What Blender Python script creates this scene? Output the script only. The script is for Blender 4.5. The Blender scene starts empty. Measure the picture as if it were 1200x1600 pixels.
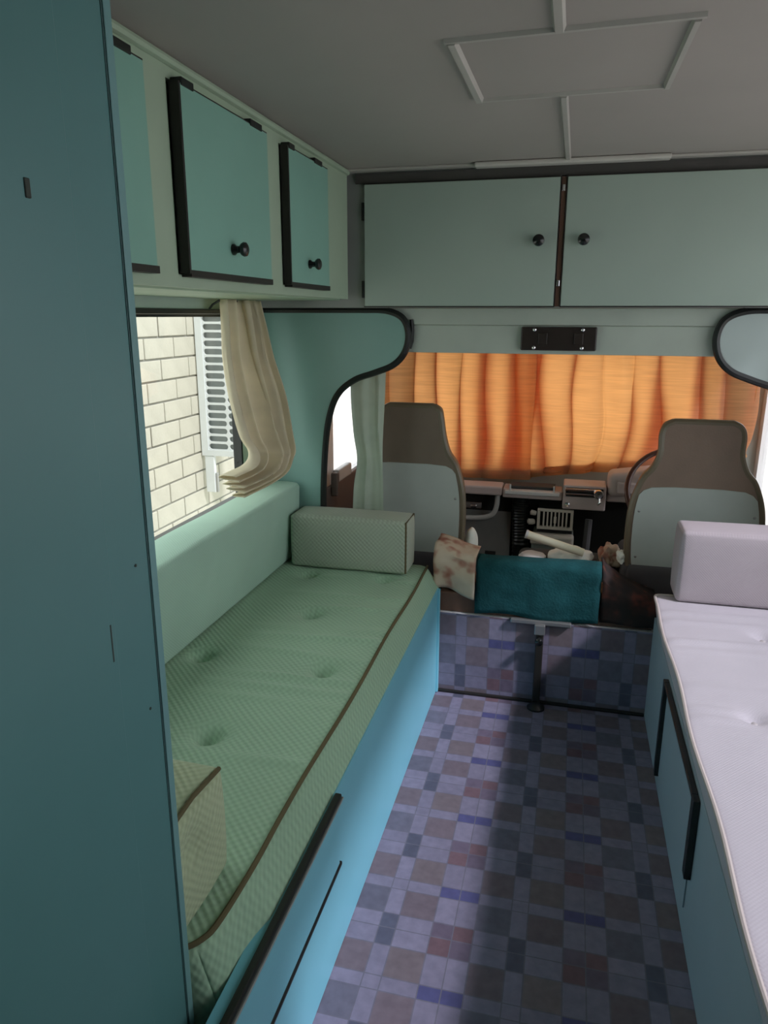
import bpy, bmesh, math, random
from mathutils import Vector, Matrix, noise
random.seed(7)
scene = bpy.context.scene
COL = scene.collection

# ---------------------------------------------------------------- camera
cam_d = bpy.data.cameras.new('camera')
cam = bpy.data.objects.new('camera', cam_d)
COL.objects.link(cam)
scene.camera = cam
FPX, YAW, PITCH, ROLL = 1144.44, 0.246094, -0.262795, 0.0023
cam_d.sensor_fit = 'HORIZONTAL'
cam_d.sensor_width = 36.0
cam_d.lens = 36.0 * FPX / 1200.0
cam_d.clip_start = 0.02
fw = Vector((-math.sin(YAW) * math.cos(PITCH), math.cos(YAW) * math.cos(PITCH), math.sin(PITCH)))
rt = Vector((math.cos(YAW), math.sin(YAW), 0))
up = rt.cross(fw)
c_, s_ = math.cos(ROLL), math.sin(ROLL)
r2, u2 = rt * c_ + up * s_, up * c_ - rt * s_
cam.matrix_world = Matrix(((r2.x, u2.x, -fw.x, 0), (r2.y, u2.y, -fw.y, 0), (r2.z, u2.z, -fw.z, 1.40), (0, 0, 0, 1)))

# ---------------------------------------------------------------- light
SKY = 2.2
world = bpy.data.worlds.new('hazy_sky')
scene.world = world
world.use_nodes = True
bg = world.node_tree.nodes['Background']
bg.inputs[0].default_value = (0.93, 0.97, 1.0, 1)
bg.inputs[1].default_value = SKY
sun_d = bpy.data.lights.new('sun', 'SUN')
sun_d.energy = 3.3
sun_d.color = (0.93, 0.88, 1.0)
sun_d.angle = math.radians(5.0)
sun = bpy.data.objects.new('sun', sun_d)
COL.objects.link(sun)
sun.location = (3, -2, 4)
sun.rotation_euler = Vector((1.0, -0.45, 1.07)).to_track_quat('Z', 'Y').to_euler()
vs = scene.view_settings
vs.view_transform = 'Standard'
vs.look = 'None'
vs.gamma = 1.0
vs.use_curve_mapping = False
vs.exposure = 0.0

# ---------------------------------------------------------------- materials
def mat(name, col, rough=0.5, mottle=0.06, scale=6.0, bump=0.0, bscale=60.0, metal=0.0, spec=0.4, sheen=0.0):
    m = bpy.data.materials.new(name)
    m.use_nodes = True
    nt = m.node_tree
    b = nt.nodes['Principled BSDF']
    b.inputs['Roughness'].default_value = rough
    b.inputs['Metallic'].default_value = metal
    b.inputs['Specular IOR Level'].default_value = spec
    if sheen:
        b.inputs['Sheen Weight'].default_value = sheen
    tc = nt.nodes.new('ShaderNodeTexCoord')
    n = nt.nodes.new('ShaderNodeTexNoise')
    n.inputs['Scale'].default_value = scale
    n.inputs['Detail'].default_value = 5
    nt.links.new(tc.outputs['Object'], n.inputs['Vector'])
    r = nt.nodes.new('ShaderNodeValToRGB')
    r.color_ramp.elements[0].position = 0.3
    r.color_ramp.elements[1].position = 0.7
    r.color_ramp.elements[0].color = tuple(max(0, c * (1 - mottle)) for c in col) + (1,)
    r.color_ramp.elements[1].color = tuple(min(1, c * (1 + mottle)) for c in col) + (1,)
    nt.links.new(n.outputs['Fac'], r.inputs['Fac'])
    nt.links.new(r.outputs['Color'], b.inputs['Base Color'])
    if bump:
        n2 = nt.nodes.new('ShaderNodeTexNoise')
        n2.inputs['Scale'].default_value = bscale
        n2.inputs['Detail'].default_value = 3
        nt.links.new(tc.outputs['Object'], n2.inputs['Vector'])
        bp = nt.nodes.new('ShaderNodeBump')
        bp.inputs['Strength'].default_value = bump
        bp.inputs['Distance'].default_value = 0.01
        nt.links.new(n2.outputs['Fac'], bp.inputs['Height'])
        nt.links.new(bp.outputs['Normal'], b.inputs['Normal'])
    return m

def weave(name, col, cell=0.0115, depth=0.3, dark=0.84):
    """honeycomb-woven upholstery cloth: sin(x)+sin(y)+sin(z) relief with darker colour in the troughs"""
    m = mat(name, col, rough=0.95, mottle=0.05, scale=4, spec=0.1, sheen=0.15)
    nt = m.node_tree
    b = nt.nodes['Principled BSDF']
    tc = [n for n in nt.nodes if n.type == 'TEX_COORD'][0]
    ramp = [n for n in nt.nodes if n.type == 'VALTORGB'][0]
    sep = nt.nodes.new('ShaderNodeSeparateXYZ')
    nt.links.new(tc.outputs['Object'], sep.inputs[0])
    k = 2 * math.pi / cell
    tot = None
    def mth(op, a, bb=None):
        x = nt.nodes.new('ShaderNodeMath')
        x.operation = op
        for i, v in enumerate((a, bb)):
            if v is None:
                continue
            if isinstance(v, (int, float)):
                x.inputs[i].default_value = v
            else:
                nt.links.new(v, x.inputs[i])
        return x.outputs[0]
    a1 = mth('ADD', mth('ADD', sep.outputs[0], sep.outputs[1]), sep.outputs[2])
    a2 = mth('ADD', mth('SUBTRACT', sep.outputs[0], sep.outputs[1]), sep.outputs[2])
    a3 = mth('SUBTRACT', mth('ADD', sep.outputs[0], sep.outputs[1]), sep.outputs[2])
    sx, sy, sz = (mth('SINE', mth('MULTIPLY', a_, k * 0.72)) for a_ in (a1, a2, a3))
    tot = mth('ADD', mth('ADD', sx, sy), sz)
    h = mth('MULTIPLY', mth('ADD', tot, 2.0), 0.25)
    bp = nt.nodes.new('ShaderNodeBump')
    bp.inputs['Strength'].default_value = depth
    bp.inputs['Distance'].default_value = 0.004
    nt.links.new(h, bp.inputs['Height'])
    nt.links.new(bp.outputs['Normal'], b.inputs['Normal'])
    mx = nt.nodes.new('ShaderNodeMix')
    mx.data_type = 'RGBA'
    mx.blend_type = 'MULTIPLY'
    mx.inputs[0].default_value = 1.0
    r2_ = nt.nodes.new('ShaderNodeValToRGB')
    r2_.color_ramp.elements[0].color = (dark, dark, dark, 1)
    r2_.color_ramp.elements[1].color = (1, 1, 1, 1)
    nt.links.new(h, r2_.inputs['Fac'])
    nt.links.new(ramp.outputs['Color'], mx.inputs[6])
    nt.links.new(r2_.outputs['Color'], mx.inputs[7])
    nt.links.new(mx.outputs[2], b.inputs['Base Color'])
    return m

def cloth(name, col, trans, weave_scale=220.0, rough=0.95, tfac=0.5):
    """thin curtain cloth: diffuse + translucent, slubby horizontal threads"""
    m = bpy.data.materials.new(name)
    m.use_nodes = True
    nt = m.node_tree
    nt.nodes.clear()
    out = nt.nodes.new('ShaderNodeOutputMaterial')
    d = nt.nodes.new('ShaderNodeBsdfDiffuse')
    t = nt.nodes.new('ShaderNodeBsdfTranslucent')
    mix = nt.nodes.new('ShaderNodeMixShader')
    mix.inputs[0].default_value = tfac
    tc = nt.nodes.new('ShaderNodeTexCoord')
    mp = nt.nodes.new('ShaderNodeMapping')
    mp.inputs['Scale'].default_value = (6, 6, weave_scale)
    n = nt.nodes.new('ShaderNodeTexNoise')
    n.inputs['Scale'].default_value = 1.0
    n.inputs['Detail'].default_value = 4
    nt.links.new(tc.outputs['Object'], mp.inputs[0])
    nt.links.new(mp.outputs[0], n.inputs['Vector'])
    for sh, c in ((d, col), (t, trans)):
        r = nt.nodes.new('ShaderNodeValToRGB')
        r.color_ramp.elements[0].position = 0.32
        r.color_ramp.elements[1].position = 0.68
        r.color_ramp.elements[0].color = tuple(x * 0.90 for x in c) + (1,)
        r.color_ramp.elements[1].color = tuple(min(1, x * 1.08) for x in c) + (1,)
        nt.links.new(n.outputs['Fac'], r.inputs['Fac'])
        nt.links.new(r.outputs['Color'], sh.inputs['Color'])
    nt.links.new(d.outputs[0], mix.inputs[1])
    nt.links.new(t.outputs[0], mix.inputs[2])
    nt.links.new(mix.outputs[0], out.inputs[0])
    return m

def glass(name, tint):
    m = bpy.data.materials.new(name)
    m.use_nodes = True
    nt = m.node_tree
    nt.nodes.clear()
    out = nt.nodes.new('ShaderNodeOutputMaterial')
    t = nt.nodes.new('ShaderNodeBsdfTransparent')
    t.inputs[0].default_value = tint + (1,)
    g = nt.nodes.new('ShaderNodeBsdfGlossy')
    g.inputs['Roughness'].default_value = 0.03
    mx = nt.nodes.new('ShaderNodeMixShader')
    mx.inputs[0].default_value = 0.04
    nt.links.new(t.outputs[0], mx.inputs[1])
    nt.links.new(g.outputs[0], mx.inputs[2])
    nt.links.new(mx.outputs[0], out.inputs[0])
    return m

def printed(name, stops, scale=18.0, rough=0.9):
    m = mat(name, (0.5, 0.5, 0.5), rough=rough, spec=0.1)
    nt = m.node_tree
    b = nt.nodes['Principled BSDF']
    r = [n for n in nt.nodes if n.type == 'VALTORGB'][0]
    n = [n for n in nt.nodes if n.type == 'TEX_NOISE'][0]
    n.inputs['Scale'].default_value = scale
    n.inputs['Detail'].default_value = 2
    els = r.color_ramp.elements
    while len(els) > 1:
        els.remove(els[-1])
    els[0].position, els[0].color = stops[0][0], stops[0][1] + (1,)
    for p, c in stops[1:]:
        e = els.new(p)
        e.color = c + (1,)
    return m

def attr_mat(name, rough=0.45):
    m = mat(name, (0.5, 0.5, 0.5), rough=rough, mottle=0.10, scale=40, spec=0.25)
    nt = m.node_tree
    b = nt.nodes['Principled BSDF']
    r = [n for n in nt.nodes if n.type == 'VALTORGB'][0]
    r.color_ramp.elements[0].color = (0.80, 0.80, 0.80, 1)
    r.color_ramp.elements[1].color = (1, 1, 1, 1)
    a = nt.nodes.new('ShaderNodeVertexColor')
    a.layer_name = 'print'
    mx = nt.nodes.new('ShaderNodeMix')
    mx.data_type = 'RGBA'
    mx.blend_type = 'MULTIPLY'
    mx.inputs[0].default_value = 1.0
    nt.links.new(a.outputs['Color'], mx.inputs[6])
    nt.links.new(r.outputs['Color'], mx.inputs[7])
    nt.links.new(mx.outputs[2], b.inputs['Base Color'])
    return m

M = {}  # furniture and cushion colours include a lens cast, greener on the left
M['wardrobe'] = mat('teal_laminate', (0.10, 0.24, 0.24), 0.38, 0.05, 3, bump=0.02, bscale=20)
M['edge_strip'] = mat('pale_teal_edging', (0.17, 0.34, 0.34), 0.4)
M['bench_teal'] = mat('turquoise_cast_laminate', (0.20, 0.56, 0.67), 0.4, 0.04, 3)  # left bench: teal lens cast mixed into the laminate colour
M['bench_right'] = mat('grey_blue_cast_laminate', (0.34, 0.42, 0.46), 0.4, 0.04, 3)  # right bench: same laminate without the teal lens cast
M['locker'] = mat('sea_green_laminate', (0.26, 0.50, 0.41), 0.36, 0.05, 4)
M['cab_frame'] = mat('cream_green_paint', (0.42, 0.54, 0.40), 0.5, 0.05, 5)
M['front_door'] = mat('grey_green_laminate', (0.39, 0.48, 0.42), 0.33, 0.04, 3)
M['front_frame'] = mat('grey_paint', (0.34, 0.36, 0.34), 0.5)
M['valance'] = mat('pale_green_board', (0.46, 0.52, 0.45), 0.45)
M['bulk_left'] = mat('green_cast_laminate', (0.24, 0.42, 0.37), 0.36, 0.05, 4)  # left copy of the bulkhead panel, green lens cast in its colour
M['bulk_right'] = mat('pale_cast_laminate', (0.46, 0.54, 0.52), 0.36, 0.04, 4)  # right copy of the same panel, coloured paler for the lens cast
M['ceiling'] = mat('ceiling_board', (0.46, 0.42, 0.39), 0.7, 0.05, 2)
M['batten'] = mat('ceiling_batten', (0.52, 0.50, 0.46), 0.5)
M['wall'] = mat('wall_board', (0.52, 0.66, 0.56), 0.5)  # lightened to stand in for light under the overhead cabinet
M['wall_brown'] = mat('unseen_wall_darkened', (0.09, 0.07, 0.05), 0.5)  # unseen rear wall, coloured dark to cut bounce light on the floor
M['black'] = mat('black_rubber', (0.012, 0.014, 0.013), 0.35, spec=0.5)
M['black_wood'] = mat('dark_brown_edging', (0.022, 0.02, 0.017), 0.45)
M['knob'] = mat('black_knob', (0.008, 0.009, 0.009), 0.22, spec=0.6)
M['cush_left'] = weave('green_cast_woven_cloth', (0.37, 0.55, 0.385), 0.0135)  # left mattress cloth with the green lens cast painted in
M['cush_back'] = weave('mint_cast_woven_cloth', (0.44, 0.64, 0.52), 0.007, 0.15, 0.92)  # backrest cloth, green lens cast put into its colour
M['bolster'] = weave('stone_woven_cloth', (0.44, 0.50, 0.40))
M['bolster_near'] = weave('yellow_green_woven_cloth', (0.48, 0.56, 0.36))
M['cush_right'] = weave('pink_cast_cloth', (0.50, 0.475, 0.51), 0.006, 0.10, 0.95)  # right mattress cloth with the pink lens cast painted in
M['bolster_right'] = weave('mushroom_cast_cloth', (0.46, 0.41, 0.43), 0.006, 0.10, 0.95)  # right bolster cloth, pinkish lens cast put into its colour
M['piping'] = mat('brown_piping', (0.13, 0.11, 0.06), 0.9, spec=0.1)
M['piping_right'] = mat('pale_piping', (0.50, 0.45, 0.42), 0.9, spec=0.1)
M['button'] = mat('cloth_button', (0.22, 0.26, 0.18), 0.9, spec=0.1)
M['button_right'] = mat('pale_cloth_button', (0.45, 0.42, 0.42), 0.9, spec=0.1)
M['curtain_cream'] = cloth('cream_curtain_cloth', (0.88, 0.79, 0.60), (0.80, 0.74, 0.58), 9, tfac=0.25)
M['curtain_orange'] = cloth('orange_curtain_cloth', (0.52, 0.39, 0.23), (0.84, 0.385, 0.125), 150, tfac=0.72)
M['hem'] = cloth('orange_hem_cloth', (0.40, 0.26, 0.14), (0.50, 0.20, 0.06), 170, tfac=0.5)
M['curtain_grey'] = cloth('grey_green_curtain_cloth', (0.52, 0.62, 0.50), (0.4, 0.45, 0.37), 9, tfac=0.25)
M['brick'] = mat('cream_brick', (0.47, 0.445, 0.36), 0.85, 0.06, 7, bump=0.25, bscale=40)
M['mortar'] = mat('grey_mortar', (0.30, 0.29, 0.25), 0.95, bump=0.2)
M['white_plastic'] = mat('white_plastic', (0.60, 0.62, 0.60), 0.4, 0.03)
M['shutter_back'] = mat('grey_backing', (0.30, 0.32, 0.31), 0.7)
M['white_paint'] = mat('white_van_paint', (0.80, 0.80, 0.78), 0.35, 0.03)
M['ground'] = mat('dusty_concrete', (0.55, 0.52, 0.46), 0.9, 0.15, 2, bump=0.3)
M['seat_vinyl'] = mat('brown_vinyl', (0.19, 0.15, 0.11), 0.5, 0.08, 8, bump=0.1, bscale=150)
M['seat_vinyl_right'] = mat('tan_brown_vinyl', (0.24, 0.17, 0.125), 0.5, 0.08, 8, bump=0.1, bscale=150)
M['seat_grey'] = mat('grey_seat_back', (0.45, 0.50, 0.46), 0.55, 0.05, 8)
M['seat_edge'] = mat('olive_brown_vinyl', (0.17, 0.14, 0.09), 0.35, 0.05, 8)
M['seat_cushion'] = mat('dark_grey_seat_cloth', (0.09, 0.085, 0.09), 0.9, 0.1, 10)
M['dash'] = mat('mauve_grey_dash', (0.50, 0.43, 0.40), 0.55)
M['dash_dark'] = mat('dark_footwell', (0.05, 0.052, 0.048), 0.8, 0.1, 8)
M['dash_black'] = mat('black_firewall', (0.014, 0.014, 0.012), 0.8)
M['footwell'] = mat('grey_floor_mat', (0.17, 0.175, 0.16), 0.85, 0.12, 9)
M['chrome'] = mat('chrome', (0.8, 0.8, 0.8), 0.15, 0.02, metal=1.0)
M['steel'] = mat('dull_steel', (0.38, 0.38, 0.37), 0.4, 0.05, metal=0.8)
M['tube_grey'] = mat('grey_tube', (0.40, 0.40, 0.37), 0.4)
M['heater'] = mat('grey_green_heater', (0.26, 0.29, 0.25), 0.5)
M['grille'] = mat('beige_grille', (0.52, 0.49, 0.41), 0.5)
M['wheel'] = mat('dark_red_brown_wheel', (0.085, 0.035, 0.025), 0.3, spec=0.5)
M['teal_cloth'] = mat('teal_towel', (0.014, 0.07, 0.075), 0.95, 0.25, 14, bump=0.25, bscale=120, spec=0.1)
M['floral'] = printed('floral_cloth', [(0.30, (0.28, 0.09, 0.06)), (0.42, (0.45, 0.27, 0.2)), (0.5, (0.56, 0.46, 0.34)), (0.7, (0.60, 0.52, 0.40))], 14)
M['red_cloth'] = printed('shaded_brown_red_cloth', [(0.42, (0.030, 0.026, 0.025)), (0.56, (0.05, 0.032, 0.028)), (0.66, (0.12, 0.045, 0.035))], 16)  # shadow of the right bench darkened into the cloth colour
M['wood'] = mat('brown_wood', (0.16, 0.085, 0.055), 0.55, 0.2, 12)
M['white_cloth'] = mat('white_cloth', (0.86, 0.90, 0.82), 0.95, 0.05, 20, spec=0.1)
M['tube_cream'] = mat('cream_tube', (0.78, 0.77, 0.58), 0.35)
M['plate'] = mat('dark_brown_plate', (0.030, 0.022, 0.018), 0.35)
M['rail'] = mat('dark_gap_shade', (0.085, 0.08, 0.075), 0.6)  # dark grey standing in for shade above the locker doors
M['vinyl'] = attr_mat('printed_vinyl_floor')
M['pane_green'] = glass('pane_added_green', (0.95, 0.975, 0.955))  # green tint added to colour the light from the left
M['pane'] = glass('clear_pane', (0.96, 0.96, 0.97))
M['door_trim'] = mat('brown_door_card', (0.16, 0.12, 0.10), 0.6)
M['strip_white'] = mat('white_moulding', (0.62, 0.60, 0.55), 0.4)
M['dirt'] = mat('dark_scratch', (0.05, 0.06, 0.05), 0.8)
M['seam'] = mat('dark_teal_joint', (0.05, 0.11, 0.11), 0.6)

# ---------------------------------------------------------------- helpers
def thing(name, label, cat, loc=(0, 0, 0), group=None):
    o = bpy.data.objects.new(name, None)
    o.empty_display_size = 0.05
    COL.objects.link(o)
    o.location = loc
    o['label'] = label
    o['category'] = cat
    if group:
        o['group'] = group
    return o

def world_loc(p):
    v = Vector((0, 0, 0))
    while p is not None:
        v += Vector(p.location)
        p = p.parent
    return v

def obj(name, bm, m, parent=None, smooth=False, label=None, kind=None, loc=None):
    """bm is in world coordinates; origin is put at parent's origin (or loc)"""
    org = world_loc(parent) if loc is None else Vector(loc)
    bmesh.ops.translate(bm, vec=-org, verts=bm.verts)
    bmesh.ops.recalc_face_normals(bm, faces=bm.faces)
    me = bpy.data.meshes.new(name)
    bm.to_mesh(me)
    bm.free()
    me.materials.append(m)
    if smooth:
        for p in me.polygons:
            p.use_smooth = True
        try:
            me.set_sharp_from_angle(angle=math.radians(42))
        except Exception:
            pass
    o = bpy.data.objects.new(name, me)
    COL.objects.link(o)
    o.parent = parent
    o.location = org - world_loc(parent)
    if label:
        o['label'] = label
    if kind:
        o['kind'] = kind
    return o

def struct(name, bm, m, parent=None, label=None):
    o = obj(name, bm, m, parent, loc=None if parent else (0, 0, 0))
    if parent is None:
        o['kind'] = 'structure'
    if label:
        o['label'] = label
    return o

def tag(o, label, cat, group=None):
    o['label'] = label
    o['category'] = cat
    if group:
        o['group'] = group
    return o

def add_box(bm, a, b, bev=0.0, seg=2):
    x0, y0, z0 = a
    x1, y1, z1 = b
    vs_ = [bm.verts.new(p) for p in ((x0, y0, z0), (x1, y0, z0), (x1, y1, z0), (x0, y1, z0), (x0, y0, z1), (x1, y0, z1), (x1, y1, z1), (x0, y1, z1))]
    fs = [bm.faces.new([vs_[i] for i in f]) for f in ((0, 3, 2, 1), (4, 5, 6, 7), (0, 1, 5, 4), (1, 2, 6, 5), (2, 3, 7, 6), (3, 0, 4, 7))]
    if bev:
        es = set(e for f in fs for e in f.edges)
        bmesh.ops.bevel(bm, geom=list(es), offset=bev, segments=seg, affect='EDGES', profile=0.5)
    return bm

def box(a, b, bev=0.0, seg=2):
    return add_box(bmesh.new(), a, b, bev, seg)

def frame_from(d):
    d = d.normalized()
    a = Vector((0, 0, 1)) if abs(d.z) < 0.9 else Vector((1, 0, 0))
    u = d.cross(a).normalized()
    return u, u.cross(d).normalized()

def add_tube(bm, pts, r, n=8, closed=False, cap=True):
    pts = [Vector(p) for p in pts]
    rings = []
    m = len(pts)
    rr = r if isinstance(r, (list, tuple)) else [r] * m
    pu = None
    for i, p in enumerate(pts):
        if closed:
            d = pts[(i + 1) % m] - pts[i - 1]
        else:
            d = pts[min(i + 1, m - 1)] - pts[max(i - 1, 0)]
        d.normalize()
        if pu is None:
            u, v = frame_from(d)
        else:
            u = (pu - d * pu.dot(d)).normalized()
            v = u.cross(d).normalized()
        pu = u
        rings.append([bm.verts.new(p + (u * math.cos(2 * math.pi * k / n) + v * math.sin(2 * math.pi * k / n)) * rr[i]) for k in range(n)])
    for i in range(m if closed else m - 1):
        a, b = rings[i], rings[(i + 1) % m]
        for k in range(n):
            bm.faces.new((a[k], a[(k + 1) % n], b[(k + 1) % n], b[k]))
    if not closed and cap:
        bm.faces.new(rings[0][::-1])
        bm.faces.new(rings[-1])
    return bm

def tube(pts, r, n=8, closed=False):
    return add_tube(bmesh.new(), pts, r, n, closed)

def lathe(prof, org, axis, n=20):
    """prof: list of (radius, height along axis)"""
    bm = bmesh.new()
    axis = Vector(axis).normalized()
    u, v = frame_from(axis)
    org = Vector(org)
    rings = []
    for r, h in prof:
        rings.append([bm.verts.new(org + axis * h + (u * math.cos(2 * math.pi * k / n) + v * math.sin(2 * math.pi * k / n)) * max(r, 1e-5)) for k in range(n)])
    for a, b in zip(rings, rings[1:]):
        for k in range(n):
            bm.faces.new((a[k], a[(k + 1) % n], b[(k + 1) % n], b[k]))
    bm.faces.new(rings[0][::-1])
    bm.faces.new(rings[-1])
    return bm

def add_prism(bm, pts, d):
    """pts: planar 3D polygon, extruded by vector d"""
    d = Vector(d)
    a = [bm.verts.new(Vector(p)) for p in pts]
    b = [bm.verts.new(Vector(p) + d) for p in pts]
    bm.faces.new(a)
    bm.faces.new(b[::-1])
    for i in range(len(a)):
        j = (i + 1) % len(a)
        bm.faces.new((a[i], b[i], b[j], a[j]))
    return bm

def prism(pts, d):
    return add_prism(bmesh.new(), pts, d)

def spline(pts, k=6, closed=False):
    P = [Vector(p) for p in pts]
    n = len(P)
    out = []
    for i in range(n if closed else n - 1):
        p0 = P[i - 1] if (i > 0 or closed) else P[0] * 2 - P[1]
        p1, p2 = P[i], P[(i + 1) % n]
        p3 = P[(i + 2) % n] if (closed or i + 2 < n) else P[-1] * 2 - P[-2]
        for j in range(k):
            t = j / k
            out.append(0.5 * ((2 * p1) + (p2 - p0) * t + (2 * p0 - 5 * p1 + 4 * p2 - p3) * t * t + (3 * p1 - p0 - 3 * p2 + p3) * t ** 3))
    if not closed:
        out.append(P[-1])
    return out

def axis_lines(a, b, r, step):
    n = max(2, int((b - a - 2 * r) / step))
    L = [a, a + 0.3 * r, a + 0.65 * r]
    L += [a + r + (b - a - 2 * r) * i / n for i in range(n + 1)]
    L += [b - 0.65 * r, b - 0.3 * r, b]
    return L

def cushion(a, b, r=0.018, rp=0.0, step=0.03, fn=None):
    """rounded soft block; rp rounds the plan corners; fn(p, q) moves vertices (q = 0..1 box coordinates)"""
    X, Y, Z = (axis_lines(a[i], b[i], r, step) for i in range(3))
    bm = bmesh.new()
    cache = {}
    def V(i, j, k):
        key = (i, j, k)
        if key not in cache:
            cache[key] = bm.verts.new((X[i], Y[j], Z[k]))
        return cache[key]
    nx, ny, nz = len(X) - 1, len(Y) - 1, len(Z) - 1
    for i in range(nx):
        for j in range(ny):
            for k in (0, nz):
                bm.faces.new((V(i, j, k), V(i + 1, j, k), V(i + 1, j + 1, k), V(i, j + 1, k)))
    for i in range(nx):
        for k in range(nz):
            for j in (0, ny):
                bm.faces.new((V(i, j, k), V(i + 1, j, k), V(i + 1, j, k + 1), V(i, j, k + 1)))
    for j in range(ny):
        for k in range(nz):
            for i in (0, nx):
                bm.faces.new((V(i, j, k), V(i, j + 1, k), V(i, j + 1, k + 1), V(i, j, k + 1)))
    A, B = Vector(a), Vector(b)
    for v in bm.verts:
        p = v.co.copy()
        q = Vector(((p[i] - A[i]) / (B[i] - A[i]) for i in range(3)))
        c = Vector((min(max(p[i], A[i] + r), B[i] - r) for i in range(3)))
        d = p - c
        if d.length > 1e-9:
            p = c + d * (max(abs(d.x), abs(d.y), abs(d.z)) / d.length)
        if rp:
            c = Vector((min(max(p.x, A.x + rp), B.x - rp), min(max(p.y, A.y + rp), B.y - rp), p.z))
            d = p - c
            if abs(d.x) > 1e-9 and abs(d.y) > 1e-9:
                p = c + d * (max(abs(d.x), abs(d.y)) / d.length)
        if fn:
            p = fn(p, q)
        v.co = p
    return bm

def knob(parent, p, axis, s=1.0, name='knob'):
    prof = [(0.012, 0), (0.012, 0.004), (0.0075, 0.009), (0.0075, 0.016), (0.013, 0.021), (0.0155, 0.026), (0.0145, 0.031), (0.009, 0.0345), (0.001, 0.0355)]
    return obj(name, lathe([(a * s, h * s) for a, h in prof], p, axis, 18), M['knob'], parent, smooth=True)

def screw(parent, p, axis, r=0.006, m='chrome'):
    return obj('screw', lathe([(r, 0), (r, 0.001), (r * 0.6, 0.003), (0.0005, 0.0035)], p, axis, 10), M[m], parent, smooth=True)

# ---------------------------------------------------------------- dimensions
XL, XR = -1.13, 1.01           # inner faces of the side walls
YB = 2.60                      # bulkhead plane
YR = 2.53                      # riser plane / locker face
ZC = 1.862                     # ceiling
YBACK = -0.95

# ---------------------------------------------------------------- structure: floor and riser with printed vinyl
COLW = [0.080, 0.040, 0.083, 0.050, 0.048]
ROWH = [0.080, 0.043, 0.050, 0.082, 0.036]
FW, FG, FP, FD = (0.24, 0.225, 0.305), (0.16, 0.155, 0.205), (0.185, 0.15, 0.175), (0.115, 0.12, 0.17)
FB, FR_, FM, FE = (0.10, 0.102, 0.23), (0.18, 0.115, 0.135), (0.16, 0.13, 0.18), (0.20, 0.165, 0.18)
PAT = [  # [column][row]; row 0 is the farthest of a repeat
    [FG, FW, FW, FP, FW],
    [FW, FD, FD, FW, FW],
    [FP, FW, FW, FE, FW],
    [FW, FM, FR_, FW, FB],
    [FW, FR_, FM, FW, FB]]
def vinyl(to3d, u0, u1, v0, v1, uorg, vorg):
    """rectangles of the print as faces with a colour attribute; thin darker joints between them"""
    bm = bmesh.new()
    lay = bm.loops.layers.float_color.new('print')
    PU, PV = sum(COLW), sum(ROWH)
    J = 0.0014
    joint = (0.17, 0.165, 0.21)
    rnd = random.Random(3)
    def quad(a, b, c, d, col):
        a, b = max(a, u0), min(b, u1)
        c, d = max(c, v0), min(d, v1)
        if b - a < 1e-5 or d - c < 1e-5:
            return
        f = bm.faces.new([bm.verts.new(to3d(*p)) for p in ((a, c), (b, c), (b, d), (a, d))])
        for l in f.loops:
            l[lay] = tuple(col) + (1,)
    iu = math.floor((u0 - uorg) / PU)
    while uorg + iu * PU < u1:
        cu = uorg + iu * PU
        for ci, w in enumerate(COLW):
            iv = math.ceil((v1 - vorg) / PV) + 1
            while vorg + iv * PV > v0:
                cv = vorg + iv * PV
                for ri, h in enumerate(ROWH):
                    k = 0.93 + 0.14 * rnd.random()
                    col = [c * k for c in PAT[ci][ri]]
                    quad(cu + J, cu + w - J, cv - h + J, cv - J, col)
                    quad(cu, cu + w, cv - J, cv, joint)
                    quad(cu, cu + w, cv - h, cv - h + J, joint)
                    quad(cu, cu + J, cv - h + J, cv - J, joint)
                    quad(cu + w - J, cu + w, cv - h + J, cv - J, joint)
                    cv -= h
                iv -= 1
            cu += w
        iu += 1
    return bm

bm = vinyl(lambda u, v: (u, v, 0.0), -0.43, 0.345, YBACK, YR, -0.436, 1.502)
add_box(bm, (-1.17, YBACK, -0.06), (1.05, YR, -0.002))
struct('floor', bm, M['vinyl'])
bm = vinyl(lambda u, v: (u, YR, v), -0.43, 0.345, 0.0, 0.325, -0.436, 0.20)
add_box(bm, (-0.43, YR + 0.002, -0.06), (0.345, YR + 0.03, 0.325))
struct('wall_front', bm, M['vinyl'], label='low step riser covered in the same patchwork vinyl as the floor')
# joint strip between floor and riser
struct('trim_1', box((-0.424, YR - 0.012, 0.0), (0.336, YR - 0.0005, 0.012), 0.003), M['black_wood'])

# ---------------------------------------------------------------- structure: ceiling, walls
struct('ceiling', box((-1.2, YBACK, ZC), (1.08, 2.62, ZC + 0.05)), M['ceiling'])
WL = (0.85, 2.415, 0.752, 1.405)     # left window hole y0,y1,z0,z1
WR = (0.30, 2.40, 0.77, 1.80)       # right window
def wall_x(x0, x1, y0, y1, z0, z1, hole):
    bm = bmesh.new()
    hy0, hy1, hz0, hz1 = hole
    add_box(bm, (x0, y0, z0), (x1, hy0, z1))
    add_box(bm, (x0, hy1, z0), (x1, y1, z1))
    add_box(bm, (x0, hy0, z0), (x1, hy1, hz0))
    add_box(bm, (x0, hy0, hz1), (x1, hy1, z1))
    return bm
struct('wall_left', wall_x(XL - 0.04, XL, YBACK, YB, -0.06, ZC, WL), M['wall'])
struct('wall_right', wall_x(XR, XR + 0.04, YBACK, YB, -0.06, ZC, WR), M['wall'])
bm = box((XL - 0.04, YBACK - 0.04, -0.06), (XR + 0.04, YBACK, ZC))
struct('wall_rear', bm, M['wall_brown'])  # out of view, kept dark so it reflects little light

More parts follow.
